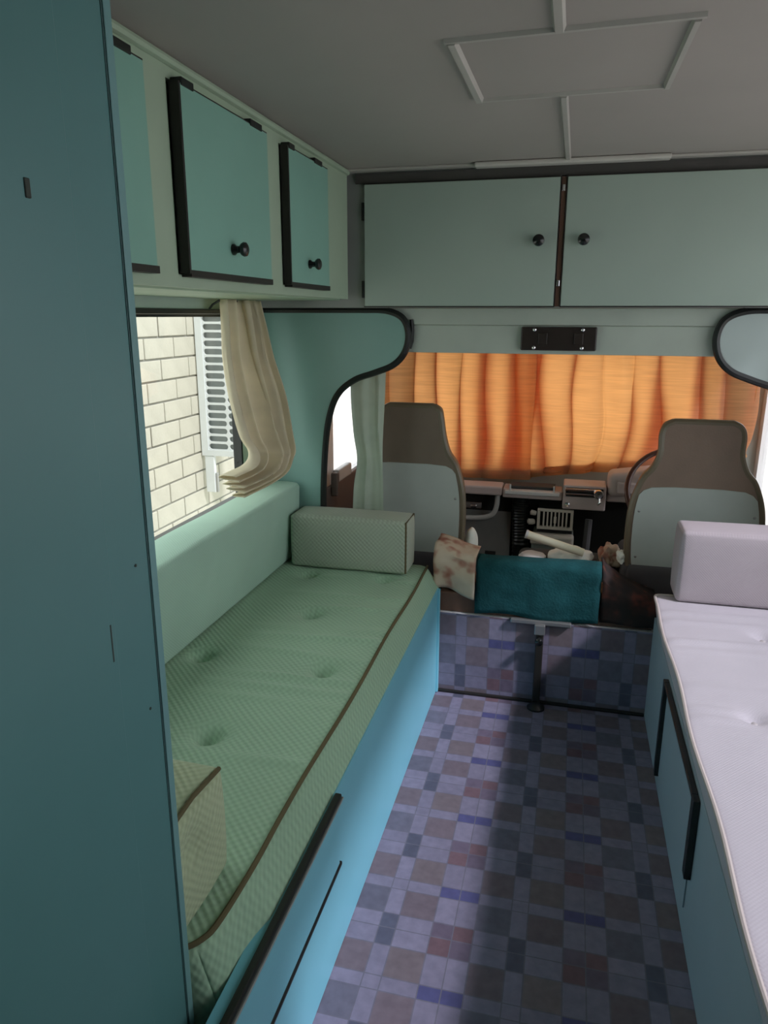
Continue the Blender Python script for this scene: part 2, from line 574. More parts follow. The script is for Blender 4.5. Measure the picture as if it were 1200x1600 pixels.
def window(name, x, hole, glassm, rail):
    y0, y1, z0, z1 = hole
    bm = bmesh.new()
    t = 0.012
    add_box(bm, (x - 0.035, y0, z0), (x - 0.004, y1, z0 + t))
    add_box(bm, (x - 0.035, y0, z1 - t), (x - 0.004, y1, z1))
    add_box(bm, (x - 0.035, y0, z0 + t), (x - 0.004, y0 + t, z1 - t))
    add_box(bm, (x - 0.035, y1 - t, z0 + t), (x - 0.004, y1, z1 - t))
    w = struct(name, bm, M['black'])
    obj('pane', box((x - 0.022, y0 + t, z0 + t), (x - 0.018, y1 - t, z1 - t)), glassm, w)
    return w
window('window_1', XL, WL, M['pane_green'], True)
window('window_2', XR + 0.04, WR, M['pane'], False)
# ceiling battens (hatch frame and centre cover strips)
def batten(n, a, b, w=0.014, h=0.009):
    a, b = Vector(a), Vector(b)
    d = (b - a).normalized()
    s = Vector((-d.y, d.x, 0)) * w
    pts = [a - s, a - s * 0.55, a + s * 0.55, a + s]
    prof = [(-w, 0), (-w * 0.6, -h), (w * 0.6, -h), (w, 0)]
    nrm = Vector((-d.y, d.x, 0))
    bm = prism([a + nrm * px + Vector((0, 0, ZC - a.z + pz)) for px, pz in prof], b - a)
    return struct('trim_%d' % n, bm, M['batten'])
batten(2, (-0.252, 1.425, ZC), (0.172, 1.405, ZC), 0.0075, 0.007)
batten(3, (-0.240, 1.800, ZC), (0.150, 1.785, ZC), 0.006, 0.007)
batten(4, (-0.240, 1.426, ZC), (-0.236, 1.797, ZC), 0.010, 0.0095)
batten(5, (0.160, 1.412, ZC), (0.154, 1.786, ZC), 0.008, 0.0095)
batten(6, (-0.058, 0.6, ZC), (-0.056, 1.412, ZC), 0.011)
batten(7, (-0.054, 1.80, ZC), (-0.051, 2.52, ZC), 0.009)
# white moulding strip along the ceiling in front of the locker
struct('trim_8', box((-0.335, 2.475, ZC - 0.016), (0.245, 2.515, ZC - 0.001), 0.005), M['strip_white'])
struct('trim_9', box((-0.76, 2.50, ZC - 0.008), (1.0, 2.535, ZC - 0.0005), 0.002), M['batten'])

# ---------------------------------------------------------------- bulkhead lobes with rubber edging
lobe = [(-0.871, 0.30), (-0.871, 0.56), (-0.871, 0.76), (-0.858, 0.95), (-0.838, 1.06), (-0.805, 1.13), (-0.745, 1.178), (-0.67, 1.205), (-0.605, 1.232), (-0.565, 1.275), (-0.552, 1.335), (-0.572, 1.388), (-0.63, 1.413), (-0.72, 1.416)]
S = YB / 2.53
def sc(x, z):
    return (x * S, 1.4 + (z - 1.4) * S)
def lobes(mirror, name, m):
    pts = [sc(*p) for p in lobe]
    side = XL
    if mirror:
        pts = [(-0.121 - x, z) for x, z in pts]
        side = XR
    cur = spline([(x, YB, z) for x, z in pts], 7)
    poly = [(side, YB, cur[0].z)] + [tuple(p) for p in cur] + [(side, YB, cur[-1].z)]
    o = struct(name, prism(poly, (0, 0.02, 0)), m)
    rub = obj('edge_trim', tube([p + Vector((0, 0.006, 0)) for p in cur] + [Vector((side, YB + 0.006, cur[-1].z))], 0.0125, 8), M['black'], o, smooth=True, label='black rubber edge trim')
    return o
lobes(False, 'wall_front_left', M['bulk_left'])
lobes(True, 'wall_front_right', M['bulk_right'])

# ---------------------------------------------------------------- wardrobe at the left, nearest the camera
t = thing('wardrobe', 'tall teal laminate wardrobe side filling the left edge, nearest the camera', 'wardrobe', (-0.8, 0.2, 0))
WX = -0.485
obj('body', box((XL + 0.005, -0.7, 0.002), (WX, 0.752, ZC - 0.003)), M['wardrobe'], t)
obj('door', box((WX, -0.35, 0.02), (WX + 0.0045, 0.668, 1.84), 0.001), M['wardrobe'], t)
obj('edge_strip', box((WX - 0.010, 0.7525, 0.002), (WX + 0.0022, 0.766, ZC - 0.003), 0.001), M['edge_strip'], t, label='pale edging strip down the corner')
obj('joint_line', box((WX, 0.7500, 0.002), (WX + 0.0008, 0.7518, ZC - 0.003)), M['seam'], t, label='dark joint line beside the edging')
obj('keyhole', box((WX + 0.0035, 0.602, 1.500), (WX + 0.0060, 0.609, 1.517), 0.001), M['dirt'], t, label='small dark keyhole')
obj('scratch', box((WX + 0.0042, 0.6585, 1.02), (WX + 0.0049, 0.6605, 1.065)), M['dirt'], t, label='thin dark scratch')
for y, z in ((0.724, 1.113), (0.728, 0.922)):
    obj('nail_head', lathe([(0.002, 0), (0.002, 0.0008), (0.0005, 0.001)], (WX, y, z), (1, 0, 0), 8), M['dirt'], t)

# ---------------------------------------------------------------- overhead cabinet along the left wall
t = thing('overhead_cabinet', 'cream framed overhead cabinet with three sea green doors above the left window', 'cabinet', (-0.95, 1.6, 1.445))
FX = -0.760
obj('body', box((XL + 0.002, 0.772, 1.455), (FX - 0.018, 2.512, ZC - 0.002)), M['cab_frame'], t)
ZD0, ZD1 = 1.482, 1.818
doors = [(0.80, 1.256), (1.375, 1.790), (1.924, 2.247)]
bm = bmesh.new()
add_box(bm, (FX - 0.018, 0.772, 1.452), (FX, 2.512, ZD0 - 0.006))
add_box(bm, (FX - 0.018, 0.772, ZD1 + 0.004), (FX, 2.512, ZC - 0.002))
ys = [(0.772, 0.79), (1.266, 1.365), (1.80, 1.914), (2.257, 2.512)]
for y0, y1 in ys:
    add_box(bm, (FX - 0.018, y0, ZD0 - 0.006), (FX, y1, ZD1 + 0.004))
obj('face_frame', bm, M['cab_frame'], t, label='cream painted face frame')
obj('ceiling_bead', tube([(FX + 0.002, 0.775, ZC - 0.010), (FX + 0.002, 2.512, ZC - 0.010)], 0.009, 8), M['cab_frame'], t, smooth=True)
obj('underside_board', box((XL + 0.01, 0.772, 1.4485), (FX - 0.03, 2.512, 1.4549)), M['cab_frame'], t)
for i, (y0, y1) in enumerate(doors):
    d = obj('door', box((FX + 0.001, y0 + 0.003, ZD0 + 0.003), (FX + 0.022, y1 - 0.003, ZD1 - 0.003)), M['locker'], t)
    bm = bmesh.new()
    e = 0.004
    add_box(bm, (FX + 0.0005, y0 - e, ZD0 - e), (FX + 0.0222, y0 + 0.003, ZD1))
    add_box(bm, (FX + 0.0005, y0 + 0.003, ZD0 - 0.010), (FX + 0.0222, y1 + e, ZD0 + 0.003))
    add_box(bm, (FX + 0.0005, y0 + 0.003, ZD1 - 0.003), (FX + 0.0205, y1, ZD1 + 0.0005))
    obj('edge_band', bm, M['black_wood'], d, label='black edge band')
    for yh, hl in {0: [(1.165, 0.052)], 1: [(1.380, 0.048), (1.690, 0.065)], 2: [(1.928, 0.04), (2.125, 0.065)]}[i]:
        obj('hinge', box((FX + 0.0005, yh, ZD1 - 0.006), (FX + 0.0245, yh + hl, ZD1 + 0.0085), 0.002), M['black'], d)
    ky = {0: 1.05, 1: 1.572, 2: 2.066}[i]
    knob(d, (FX + 0.022, ky, 1.538), (1, 0, 0), 1.0)

# ---------------------------------------------------------------- locker above the cab
t = thing('overcab_locker', 'wide grey green two-door locker under the ceiling above the cab opening', 'cabinet', (-0.06, 2.75, 1.42))
obj('body', box((XL + 0.005, YR + 0.022, 1.424), (XR - 0.005, 3.15, ZC - 0.002)), M['front_frame'], t)
lx = [(-0.706, -0.071, -0.127, 'L'), (-0.048, 0.640, 0.011, 'R')]
for x0, x1, kx, s in lx:
    d = obj('door', box((x0, YR, 1.4295), (x1, YR + 0.019, 1.8165), 0.0012, 1), M['front_door'], t)
    bm = bmesh.new()
    add_box(bm, (x0 - 0.0025, YR + 0.0015, 1.4255), (x1 + 0.0025, YR + 0.0185, 1.4293))
    add_box(bm, (x0 - 0.0025, YR + 0.0015, 1.8167), (x1 + 0.0025, YR + 0.0185, 1.8215))
    xx = x1 if s == 'L' else x0
    add_box(bm, (min(xx, xx + (0.003 if s == 'L' else -0.003)), YR + 0.0015, 1.4293), (max(xx, xx + (0.003 if s == 'L' else -0.003)), YR + 0.0185, 1.8167))
    obj('edge_band', bm, M['black_wood'], d, label='black edge band')
    knob(d, (kx, YR, 1.629), (0, -1, 0), 1.2)
    hx = x0 - 0.012 if s == 'L' else x1 + 0.001
    for z in (1.735, 1.485):
        obj('hinge', box((hx, YR + 0.004, z - 0.028), (hx + 0.011, YR + 0.02, z + 0.028), 0.002), M['black'], d)
bm = box((-0.0675, YR + 0.006, 1.50), (-0.0515, YR + 0.016, 1.72))
obj('centre_post', box((-0.0665, YR + 0.010, 1.428), (-0.0525, YR + 0.0215, 1.818)), M['wood'], t, label='brown wooden post seen in the gap between the doors')
bm.free()
for z in (1.785, 1.50):
    obj('catch', box((-0.0645, YR + 0.001, z - 0.010), (-0.055, YR + 0.0095, z + 0.010), 0.002), M['chrome'], t, label='bright metal catch')
obj('top_gap_shade', box((XL + 0.39, YR + 0.012, 1.8225), (XR - 0.01, YR + 0.0215, ZC - 0.010)), M['rail'], t, label='dark strip for the shaded gap above the doors')  # dark strip put where the gap lies in shade

# ---------------------------------------------------------------- valance over the cab opening
t = thing('valance_board', 'pale green valance of two boards under the locker across the cab opening', 'board', (-0.06, 2.6, 1.28))
obj('upper_board', box((-0.66, YB + 0.024, 1.367), (0.54, YB + 0.046, 1.4235), 0.003), M['valance'], t)
obj('lower_board', box((-0.66, YB + 0.034, 1.2705), (0.54, YB + 0.050, 1.3665), 0.003), M['valance'], t)
obj('end_trim', tube([(-0.560, YB + 0.022, 1.385), (-0.556, YB + 0.022, 1.35), (-0.558, YB + 0.022, 1.31), (-0.566, YB + 0.022, 1.285)], 0.007, 8), M['black'], t, smooth=True, label='black rubber strip at the left end')

t = thing('latch_plate', 'dark brown plate with four screws in the middle of the pale valance', 'plate', (-0.05, 2.56, 1.32))
PY = YB + 0.0335
obj('plate', box((-0.175, PY - 0.020, 1.284), (0.076, PY, 1.362), 0.004), M['plate'], t)
for x in (-0.108, 0.010):
    obj('latch', box((x - 0.008, PY - 0.026, 1.304), (x + 0.022, PY - 0.020, 1.342), 0.002), M['plate'], t)
for x in (-0.130, 0.029):
    for z in (1.293, 1.353):
        screw(t, (x, PY - 0.020, z), (0, -1, 0), 0.0062)

# ---------------------------------------------------------------- curtain track along the left window
t = thing('curtain_track', 'dark curtain track along the top edge of the left window', 'curtain track', (XL, 1.7, 1.41))
obj('track', box((XL + 0.001, 0.80, 1.401), (XL + 0.016, 2.595, 1.417), 0.003), M['black'], t)

# ---------------------------------------------------------------- left bench
t = thing('bench', 'turquoise bench box with a dark trimmed drawer front along the left wall', 'bench', (-0.78, 1.6, 0))
BX = -0.425
obj('front_panel', box((BX - 0.02, 0.40, 0.002), (BX, YR - 0.008, 0.424), 0.001), M['bench_teal'], t)
obj('top_board', box((XL + 0.004, 0.96, 0.400), (BX - 0.021, YB - 0.004, 0.412)), M['bench_teal'], t)
obj('corner_strip', box((BX - 0.004, YR - 0.022, 0.002), (BX + 0.008, YR - 0.001, 0.420), 0.003), M['bench_teal'], t)
d = obj('drawer_front', box((BX + 0.0005, 0.40, 0.262), (BX + 0.012, 1.262, 0.414), 0.001), M['bench_teal'], t)
obj('top_trim', box((BX + 0.001, 0.40, 0.4145), (BX + 0.017, 1.270, 0.431), 0.004), M['black'], d, label='black rubber trim along the top')
obj('lower_trim', box((BX + 0.001, 0.40, 0.251), (BX + 0.0150, 1.272, 0.2610), 0.003), M['black'], d, label='black rubber trim along the bottom')
obj('trim_bead', tube([(BX + 0.0185, 0.41, 0.4215), (BX + 0.0185, 1.268, 0.4215)], 0.0028, 6), M['steel'], d, smooth=True, label='grey bead on the trim')

def dimples(pts, depth, sig=0.028):
    def f(x, y):
        z = 0
        for bx, by in pts:
            d2 = (x - bx) ** 2 + (y - by) ** 2
            z -= depth * math.exp(-d2 / (2 * sig * sig)) + depth * 0.25 * math.exp(-d2 / (2 * (sig * 2.5) ** 2))
        return z
    return f

LB = [(-0.744, 1.329), (-0.592, 1.692), (-0.754, 2.044), (-0.885, 2.389), (-0.604, 2.406), (-0.95, 1.69)]
LBd = dimples(LB, 0.034, 0.018)
Z0, Z1 = 0.413, 0.487
WRK = [(1.93, 0.0040, 0.020, 0.35), (1.86, 0.0035, 0.018, 0.3), (1.62, 0.003, 0.014, 0.1), (1.56, 0.003, 0.013, 0.08), (1.50, 0.003, 0.012, 0.06), (2.10, 0.003, 0.016, 0.2), (1.76, 0.0025, 0.013, -0.1), (2.38, 0.003, 0.02, 0.12), (1.26, 0.002, 0.015, 0.05), (2.2, 0.0025, 0.016, 0.15)]
def left_matt(p, q):
    k = max(0, min(1, (p.z - Z0) / (Z1 - Z0)))
    e = min(1, max(0, (p.x - (-0.60)) / 0.175))
    p.x -= 0.047 * k * e
    p.z -= 0.075 * (1 - k) * max(0, min(1, (0.93 - p.y) / 0.1))
    if q.z > 0.97:
        inner = min(1, min(1 - q.x, q.x) / 0.05) * min(1, min(q.y, 1 - q.y) / 0.02)
        w = 0
        for y, a, s, k2 in WRK:
            yy = p.y - y - k2 * (p.x + 0.7) * 0.35
            w += 3.6 * a * math.exp(-(yy / s) ** 2) * min(1, max(0, (p.x + 0.92) / 0.2)) * (0.6 + 0.8 * noise.noise((p.x * 5, y * 9, 0)))
        p.z += inner * (LBd(p.x, p.y) * 1.0 + w) + 0.003 * noise.noise((p.x * 4, p.y * 4, 1)) * inner
    return p
t = thing('bench_mattress', 'long woven mattress in a green lens cast with brown piping on the left bench', 'mattress', (-0.78, 1.6, 0.41))
obj('cover', cushion((XL + 0.012, 0.769, Z0), (BX + 0.004, YB - 0.015, Z1), 0.010, 0.055, 0.010, left_matt), M['cush_left'], t, smooth=True)
pip = [(-0.62, 0.774, Z1 - 0.002), (-0.54, 0.776, Z1 - 0.001), (-0.508, 0.783, Z1), (-0.484, 0.808, Z1 + 0.001), (-0.475, 0.85, Z1 + 0.001)]
for i in range(1, 15):
    y = 0.85 + (YB - 0.03 - 0.85) * i / 14
    pip.append((-0.474 + 0.0025 * math.sin(y * 9), y, Z1 + 0.0008 * math.sin(y * 13)))
obj('piping', tube(spline(pip, 4), 0.0050, 8), M['piping'], t, smooth=True, label='brown piping along the top edge')
for x, y in LB[:5]:
    obj('button', lathe([(0.001, -0.005), (0.006, -0.003), (0.007, 0.0), (0.005, 0.002), (0.001, 0.003)], (x, y, Z1 + LBd(x, y) + 0.001), (0, 0, 1), 12), M['button'], t, smooth=True)

# backrest
BBd = dimples([(1.87, 0.64), (2.36, 0.635), (1.2, 0.64)], 0.008, 0.02)
def backrest(p, q):
    p.x += 0.022 * (q.z - 0.5) * (1 if q.x > 0.5 else 0.0)
    if q.x > 0.95:
        p.x += BBd(p.y, p.z) * min(1, min(q.z, 1 - q.z) / 0.1) + 0.004 * math.sin(math.pi * q.z)
    if q.z > 0.9:
        p.z += 0.006 * math.sin(math.pi * q.x) + 0.004 * noise.noise((p.y * 3, p.x * 3, 5))
    return p
t = thing('backrest_cushion', 'long backrest cushion in a mint green lens cast leaning below the left window', 'cushion', (-1.06, 1.6, 0.49))
obj('cover', cushion((XL + 0.004, 0.785, 0.489), (-0.990, YB - 0.018, 0.779), 0.016, 0, 0.03, backrest), M['cush_back'], t, smooth=True)
for y in (1.87, 2.36):
    obj('button', lathe([(0.001, -0.004), (0.007, -0.003), (0.009, 0.0), (0.006, 0.003), (0.001, 0.004)], (-0.990 + BBd(y, 0.636), y, 0.636), (1, 0, 0), 12), M['button'], t, smooth=True)

# bolsters
def bolster(name, label, a, b, m, pm, dimple_end=None, pip_edges='loop', puff=0.007):
    t = thing(name, label, 'cushion', ((a[0] + b[0]) / 2, (a[1] + b[1]) / 2, a[2]), 'block bolster cushions on the benches')
    A, B = Vector(a), Vector(b)
    def f(p, q):
        s = [math.sin(math.pi * q[i]) for i in range(3)]
        for i in range(3):
            o = [j for j in range(3) if j != i]
            dirn = 1 if q[i] > 0.97 else (-1 if q[i] < 0.03 else 0)
            if dirn and not (i == 2 and dirn < 0):
                p[i] += dirn * puff * s[o[0]] ** 0.5 * s[o[1]] ** 0.5
        if dimple_end and q.x > 0.95:
            d2 = (p.y - dimple_end[0]) ** 2 + (p.z - dimple_end[1]) ** 2
            p.x -= 0.024 * math.exp(-d2 / (2 * 0.020 ** 2))
            p.x += 0.010 * noise.noise((p.y * 14, p.z * 14, 2)) * s[1] * s[2]
        return p
    obj('cover', cushion(a, b, 0.013, 0, 0.022, f), m, t, smooth=True)
    if pip_edges:
        for x in (B.x - 0.003,):
            L = [(x, A.y + 0.004, B.z - 0.002), (x - 0.001, (A.y + B.y) / 2, B.z + 0.004), (x, B.y - 0.006, B.z - 0.003)] if pip_edges == 'top' else [(x, A.y + 0.004, A.z + 0.006), (x, A.y + 0.004, B.z - 0.004), (x, B.y - 0.004, B.z - 0.004), (x, B.y - 0.004, A.z + 0.006)]
            bm = bmesh.new()
            add_tube(bm, L, 0.0042, 6)
            obj('piping', bm, pm, t, smooth=True, label='brown piping round the end panel')
    return t
bolster('bolster_cushion', 'stone coloured woven block bolster at the far end of the left bench', (-0.972, 2.445, 0.489), (-0.532, YB - 0.012, 0.688), M['bolster'], M['piping'])
bolster('bolster_cushion', 'yellowish block bolster beside the wardrobe at the near end of the left bench', (-0.965, 0.780, 0.489), (-0.516, 0.962, 0.682), M['bolster_near'], M['piping'], (0.842, 0.612), 'top', puff=0.012)

# ---------------------------------------------------------------- right bench
t = thing('bench', 'grey blue bench box in shadow along the right wall', 'bench', (0.68, 1.6, 0))
RX = 0.337
obj('front_panel', box((RX, 0.30, 0.002), (RX + 0.02, YR - 0.006, 0.388), 0.001), M['bench_right'], t)
obj('top_board', box((RX + 0.021, 0.30, 0.368), (XR - 0.004, YB - 0.004, 0.380)), M['bench_right'], t)
d = obj('door', box((RX - 0.004, 1.540, 0.065), (RX - 0.0005, 2.068, 0.362), 0.001), M['bench_right'], t)
obj('edge_band', box((RX - 0.0155, 2.066, 0.060), (RX - 0.0005, 2.090, 0.372), 0.002), M['black'], d, label='black upright edge band, far side')
obj('edge_band', box((RX - 0.0155, 1.508, 0.168), (RX - 0.0005, 1.537, 0.372), 0.002), M['black'], d, label='black upright edge band, near side')
obj('top_band', box((RX - 0.0155, 1.537, 0.3625), (RX - 0.0005, 2.066, 0.372), 0.002), M['black'], d)
RB = [(0.472, 1.70), (0.78, 1.70), (0.60, 2.2), (0.56, 1.2)]
RBd = dimples(RB, 0.016, 0.018)
RZ0, RZ1 = 0.381, 0.490
RWRK = [(2.12, 0.004, 0.014, 0.25), (2.06, 0.0035, 0.012, 0.2), (2.26, 0.003, 0.016, 0.2), (1.72, 0.003, 0.012, 0.1), (1.68, 0.003, 0.012, 0.15), (1.83, 0.002, 0.02, 0.1), (2.33, 0.003, 0.015, 0.1)]
def right_matt(p, q):
    k = max(0, min(1, (p.z - RZ0) / (RZ1 - RZ0)))
    e = min(1, max(0, (0.52 - p.x) / 0.18))
    p.x -= (0.024 * k - 0.022) * e
    p.x += 0.004 * math.sin(p.y * 11) * k * e
    if q.z > 0.97:
        inner = min(1, min(1 - q.x, q.x) / 0.05) * min(1, min(q.y, 1 - q.y) / 0.02)
        w = 0
        for y, a, s, k2 in RWRK:
            yy = p.y - y - k2 * (p.x - 0.6) * 0.3
            w += 2.4 * a * math.exp(-(yy / s) ** 2) * (0.6 + 0.8 * noise.noise((p.x * 5, y * 9, 0)))
        p.z += inner * (RBd(p.x, p.y) + w)
    return p
t = thing('bench_mattress', 'long white mattress in a pinkish lens cast in daylight on the right bench', 'mattress', (0.66, 1.4, 0.38))
obj('cover', cushion((0.318, 0.30, RZ0), (XR - 0.01, 2.475, RZ1), 0.012, 0.03, 0.012, right_matt), M['cush_right'], t, smooth=True)
pr = [(0.3185 + 0.004 * math.sin(y * 11), y, RZ1 - 0.001) for y in [0.33 + (2.445 - 0.33) * i / 24 for i in range(25)]]
pr += [(0.330, 2.468, RZ1 - 0.001), (0.36, 2.474, RZ1 - 0.001), (0.5, 2.474, RZ1 - 0.001)]
obj('piping', tube(spline(pr, 3), 0.0050, 8), M['piping_right'], t, smooth=True, label='pale piping along the top edge')
for bx, by in RB:
    obj('button', lathe([(0.001, -0.006), (0.008, -0.004), (0.010, 0.0), (0.007, 0.003), (0.001, 0.0042)], (bx, by, RZ1 + RBd(bx, by) + 0.001), (0, 0, 1), 12), M['button_right'], t, smooth=True)
bolster('bolster_cushion', 'pale block bolster in a mushroom pink lens cast at the far end of the right bench', (0.382, 2.415, 0.4915), (XR - 0.02, 2.565, 0.732), M['bolster_right'], M['piping_right'], pip_edges=False)

# ---------------------------------------------------------------- table mount on the riser
t = thing('table_mount', 'dark metal table bracket and leg standing against the step riser', 'bracket', (-0.045, 2.5, 0))
obj('rail', box((-0.155, YR - 0.020, 0.318), (0.060, YR - 0.001, 0.336), 0.004), M['steel'], t, label='grey metal rail')
obj('bracket', box((-0.068, YR - 0.034, 0.285), (-0.030, YR - 0.001, 0.325), 0.004), M['steel'], t)
obj('clamp', lathe([(0.013, 0), (0.014, 0.008), (0.014, 0.022), (0.009, 0.026), (0.001, 0.027)], (-0.049, YR - 0.033, 0.268), (0, -1, 0), 14), M['knob'], t, smooth=True)
obj('leg', box((-0.062, YR - 0.030, 0.012), (-0.034, YR - 0.004, 0.284), 0.004), M['black_wood'], t)
obj('foot', lathe([(0.032, 0), (0.032, 0.006), (0.022, 0.014), (0.016, 0.02), (0.001, 0.021)], (-0.046, YR - 0.045, 0.001), (0, 0, 1), 16), M['black'], t, smooth=True)

# ---------------------------------------------------------------- cream curtain at the left window
LR = [  # left edge and right edge of the cloth, from top to hem
    ((-1.065, 2.155, 1.446), (-1.065, 2.455, 1.446)),
    ((-1.060, 2.148, 1.36), (-1.050, 2.46, 1.36)),
    ((-1.050, 2.125, 1.268), (-1.030, 2.46, 1.252)),
    ((-1.040, 2.130, 1.150), (-1.000, 2.48, 1.120)),
    ((-1.020, 2.150, 1.025), (-0.980, 2.485, 0.990)),
    ((-1.005, 2.175, 0.975), (-0.968, 2.485, 0.925)),
    ((-0.990, 2.146, 0.950), (-0.968, 2.465, 0.895)),
    ((-0.985, 2.100, 0.938), (-0.965, 2.40, 0.858)),
    ((-0.985, 2.045, 0.935), (-0.975, 2.28, 0.842)),
    ((-0.990, 1.990, 0.930), (-0.985, 2.07, 0.842))]
def drape(rows, nf, amp, nrm, kv=8, ku=10, phase=0.3, sharp=0.35, amps=None, seed=0, over=0.0):
    L = spline([r[0] for r in rows], kv)
    R_ = spline([r[1] for r in rows], kv)
    bm = bmesh.new()
    nrm = Vector(nrm)
    n = nf * ku
    grid = []
    for i, (a, b) in enumerate(zip(L, R_)):
        v = i / (len(L) - 1)
        am = amp if amps is None else amp * (amps[0] + (amps[1] - amps[0]) * v)
        row = []
        for j in range(n + 1):
            u = j / n
            uu = u + 0.35 / nf * noise.noise((u * nf * 0.8 + seed, v * 1.2, seed)) + 0.05 / nf * math.sin(v * 7)
            w = math.sin(2 * math.pi * (uu * nf + phase))
            w = w + sharp * math.sin(4 * math.pi * (uu * nf + phase) + 0.6)
            uo = u + over / nf * math.sin(2 * math.pi * (uu * nf + phase) + 1.5) * max(0.0, 0.55 + 1.2 * noise.noise((u * nf * 0.45 + seed, v * 0.4, 7))) * (0.8 + 0.2 * v)
            p = a.lerp(b, min(1, max(0, uo))) + nrm * am * w * (0.75 + 0.5 * noise.noise((u * 3 + seed, v * 2, 9)))
            row.append(bm.verts.new(p))
        grid.append(row)
    for r0, r1 in zip(grid, grid[1:]):
        for j in range(n):
            bm.faces.new((r0[j], r0[j + 1], r1[j + 1], r1[j]))
    return bm

t = thing('window_curtain', 'cream curtain bunched at the far end of the left window, hem on the backrest', 'curtain', (-1.02, 2.3, 0.8))
cu = obj('cloth', drape(LR, 4, 0.046, (1, -0.1, 0), 6, 22, 0.1, 0.22, (0.6, 0.85), 4, 0.62), M['curtain_cream'], t, smooth=True)
md = cu.modifiers.new('thickness', 'SOLIDIFY')
md.thickness = 0.0022
for y in (2.175, 2.30, 2.42):
    obj('hook', tube([(-1.075, y, 1.443), (-1.085, y, 1.438), (-1.10, y, 1.430), (-1.112, y, 1.416)], 0.0035, 6), M['black'], t)

# ---------------------------------------------------------------- cab shell
CL, CX = -0.97, 0.835
struct('floor_cab', box((CL, YB + 0.02, -0.16), (CX, 3.75, -0.12)), M['footwell'])
bm = bmesh.new()
hole = (2.965, 3.50, 0.70, 1.36)
def cabwall(x0, x1):
    return wall_x(x0, x1, YB + 0.02, 3.61, -0.12, 1.42, hole)
wl = struct('wall_cab_left', cabwall(CL - 0.03, CL), M['white_paint'])
wr = struct('wall_cab_right', wall_x(CX, CX + 0.03, YB + 0.02, 3.61, -0.12, 1.42, (2.90, 3.52, 0.50, 1.36)), M['white_paint'])
obj('pane', box((CL - 0.018, hole[0], hole[2]), (CL - 0.014, hole[1], hole[3])), M['pane'], wl)
obj('pane', box((CX + 0.014, 2.90, 0.50), (CX + 0.018, 3.52, 1.36)), M['pane'], wr)
obj('door_card', box((CL, 2.80, 0.05), (CL + 0.02, 3.5, 0.70), 0.008), M['door_trim'], wl, label='brown door card')
obj('window_winder', box((CL + 0.02, 2.86, 0.66), (CL + 0.05, 2.89, 0.76), 0.006), M['door_trim'], wl)
obj('door_pull', box((CL + 0.001, 2.945, 0.70), (CL + 0.03, 3.14, 0.755), 0.008), M['white_plastic'], wl, label='white sill strip')
bm = bmesh.new()
add_box(bm, (CL, 3.58, -0.12), (CX, 3.61, 0.70))
add_box(bm, (CL, 3.58, 1.30), (CX, 3.61, 1.42))
add_box(bm, (CL, 3.58, 0.70), (-0.715, 3.61, 1.30))
add_box(bm, (0.60, 3.58, 0.70), (CX, 3.61, 1.30))
ws = struct('wall_windscreen', bm, M['seat_grey'])
obj('pane', box((-0.715, 3.593, 0.70), (0.60, 3.597, 1.30)), M['pane'], ws, label='windscreen glass')
struct('ceiling_cab', box((CL - 0.03, YB + 0.021, 1.425), (CX + 0.03, 3.61, 1.455)), M['white_paint'])
struct('wall_firewall', box((CL, 3.42, -0.12), (CX, 3.45, 0.60)), M['dash_black'])

# ---------------------------------------------------------------- cab curtains
def yb(z):
    return 3.52
rowsL = [((-0.955, 3.44, 1.30), (-0.155, 3.50, 1.30)), ((-0.955, 3.44, 1.10), (-0.155, 3.50, 1.10)), ((-0.95, 3.44, 0.9), (-0.16, 3.50, 0.9)), ((-0.95, 3.44, 0.72), (-0.16, 3.50, 0.73)), ((-0.95, 3.44, 0.642), (-0.155, 3.50, 0.642))]
rowsR = [((-0.215, 3.53, 1.30), (0.815, 3.47, 1.30)), ((-0.21, 3.53, 1.10), (0.81, 3.47, 1.10)), ((-0.20, 3.53, 0.9), (0.80, 3.47, 0.98)), ((-0.205, 3.53, 0.73), (0.79, 3.47, 0.88)), ((-0.21, 3.53, 0.642), (0.78, 3.47, 0.78))]
t = thing('windscreen_curtain', 'orange backlit curtain covering the left half of the windscreen', 'curtain', (-0.6, 3.5, 0.63))
obj('cloth', drape(rowsL, 7, 0.024, (0, 1, 0), 6, 14, 0.2, 0.3, (0.8, 1.1), 11, 0.62), M['curtain_orange'], t, smooth=True)
def rows_hem(rows, dy, h):
    a, b = rows[-2], rows[-1]
    out = []
    for f in (1 - h, 1.0):
        out.append(tuple(tuple(a[s][i] * (1 - f) + b[s][i] * f + (dy if i == 1 else 0) for i in range(3)) for s in (0, 1)))
    mid = tuple(tuple((out[0][s][i] + out[1][s][i]) / 2 for i in range(3)) for s in (0, 1))
    return [out[0], mid, out[1]]
obj('hem', drape(rows_hem(rowsL, 0.010, 0.55), 7, 0.024, (0, 1, 0), 3, 14, 0.2, 0.3, (1.05, 1.1), 11, 0.62), M['hem'], t, smooth=True, label='darker double hem')
t = thing('windscreen_curtain', 'orange backlit curtain covering the right half of the windscreen behind the steering wheel', 'curtain', (0.3, 3.5, 0.63))
obj('cloth', drape(rowsR, 8, 0.024, (0, 1, 0), 6, 14, 0.5, 0.3, (0.8, 1.2), 23, 0.62), M['curtain_orange'], t, smooth=True)
obj('hem', drape(rows_hem(rowsR, 0.010, 0.5), 8, 0.024, (0, 1, 0), 3, 14, 0.5, 0.3, (1.1, 1.2), 23, 0.62), M['hem'], t, smooth=True, label='darker double hem')
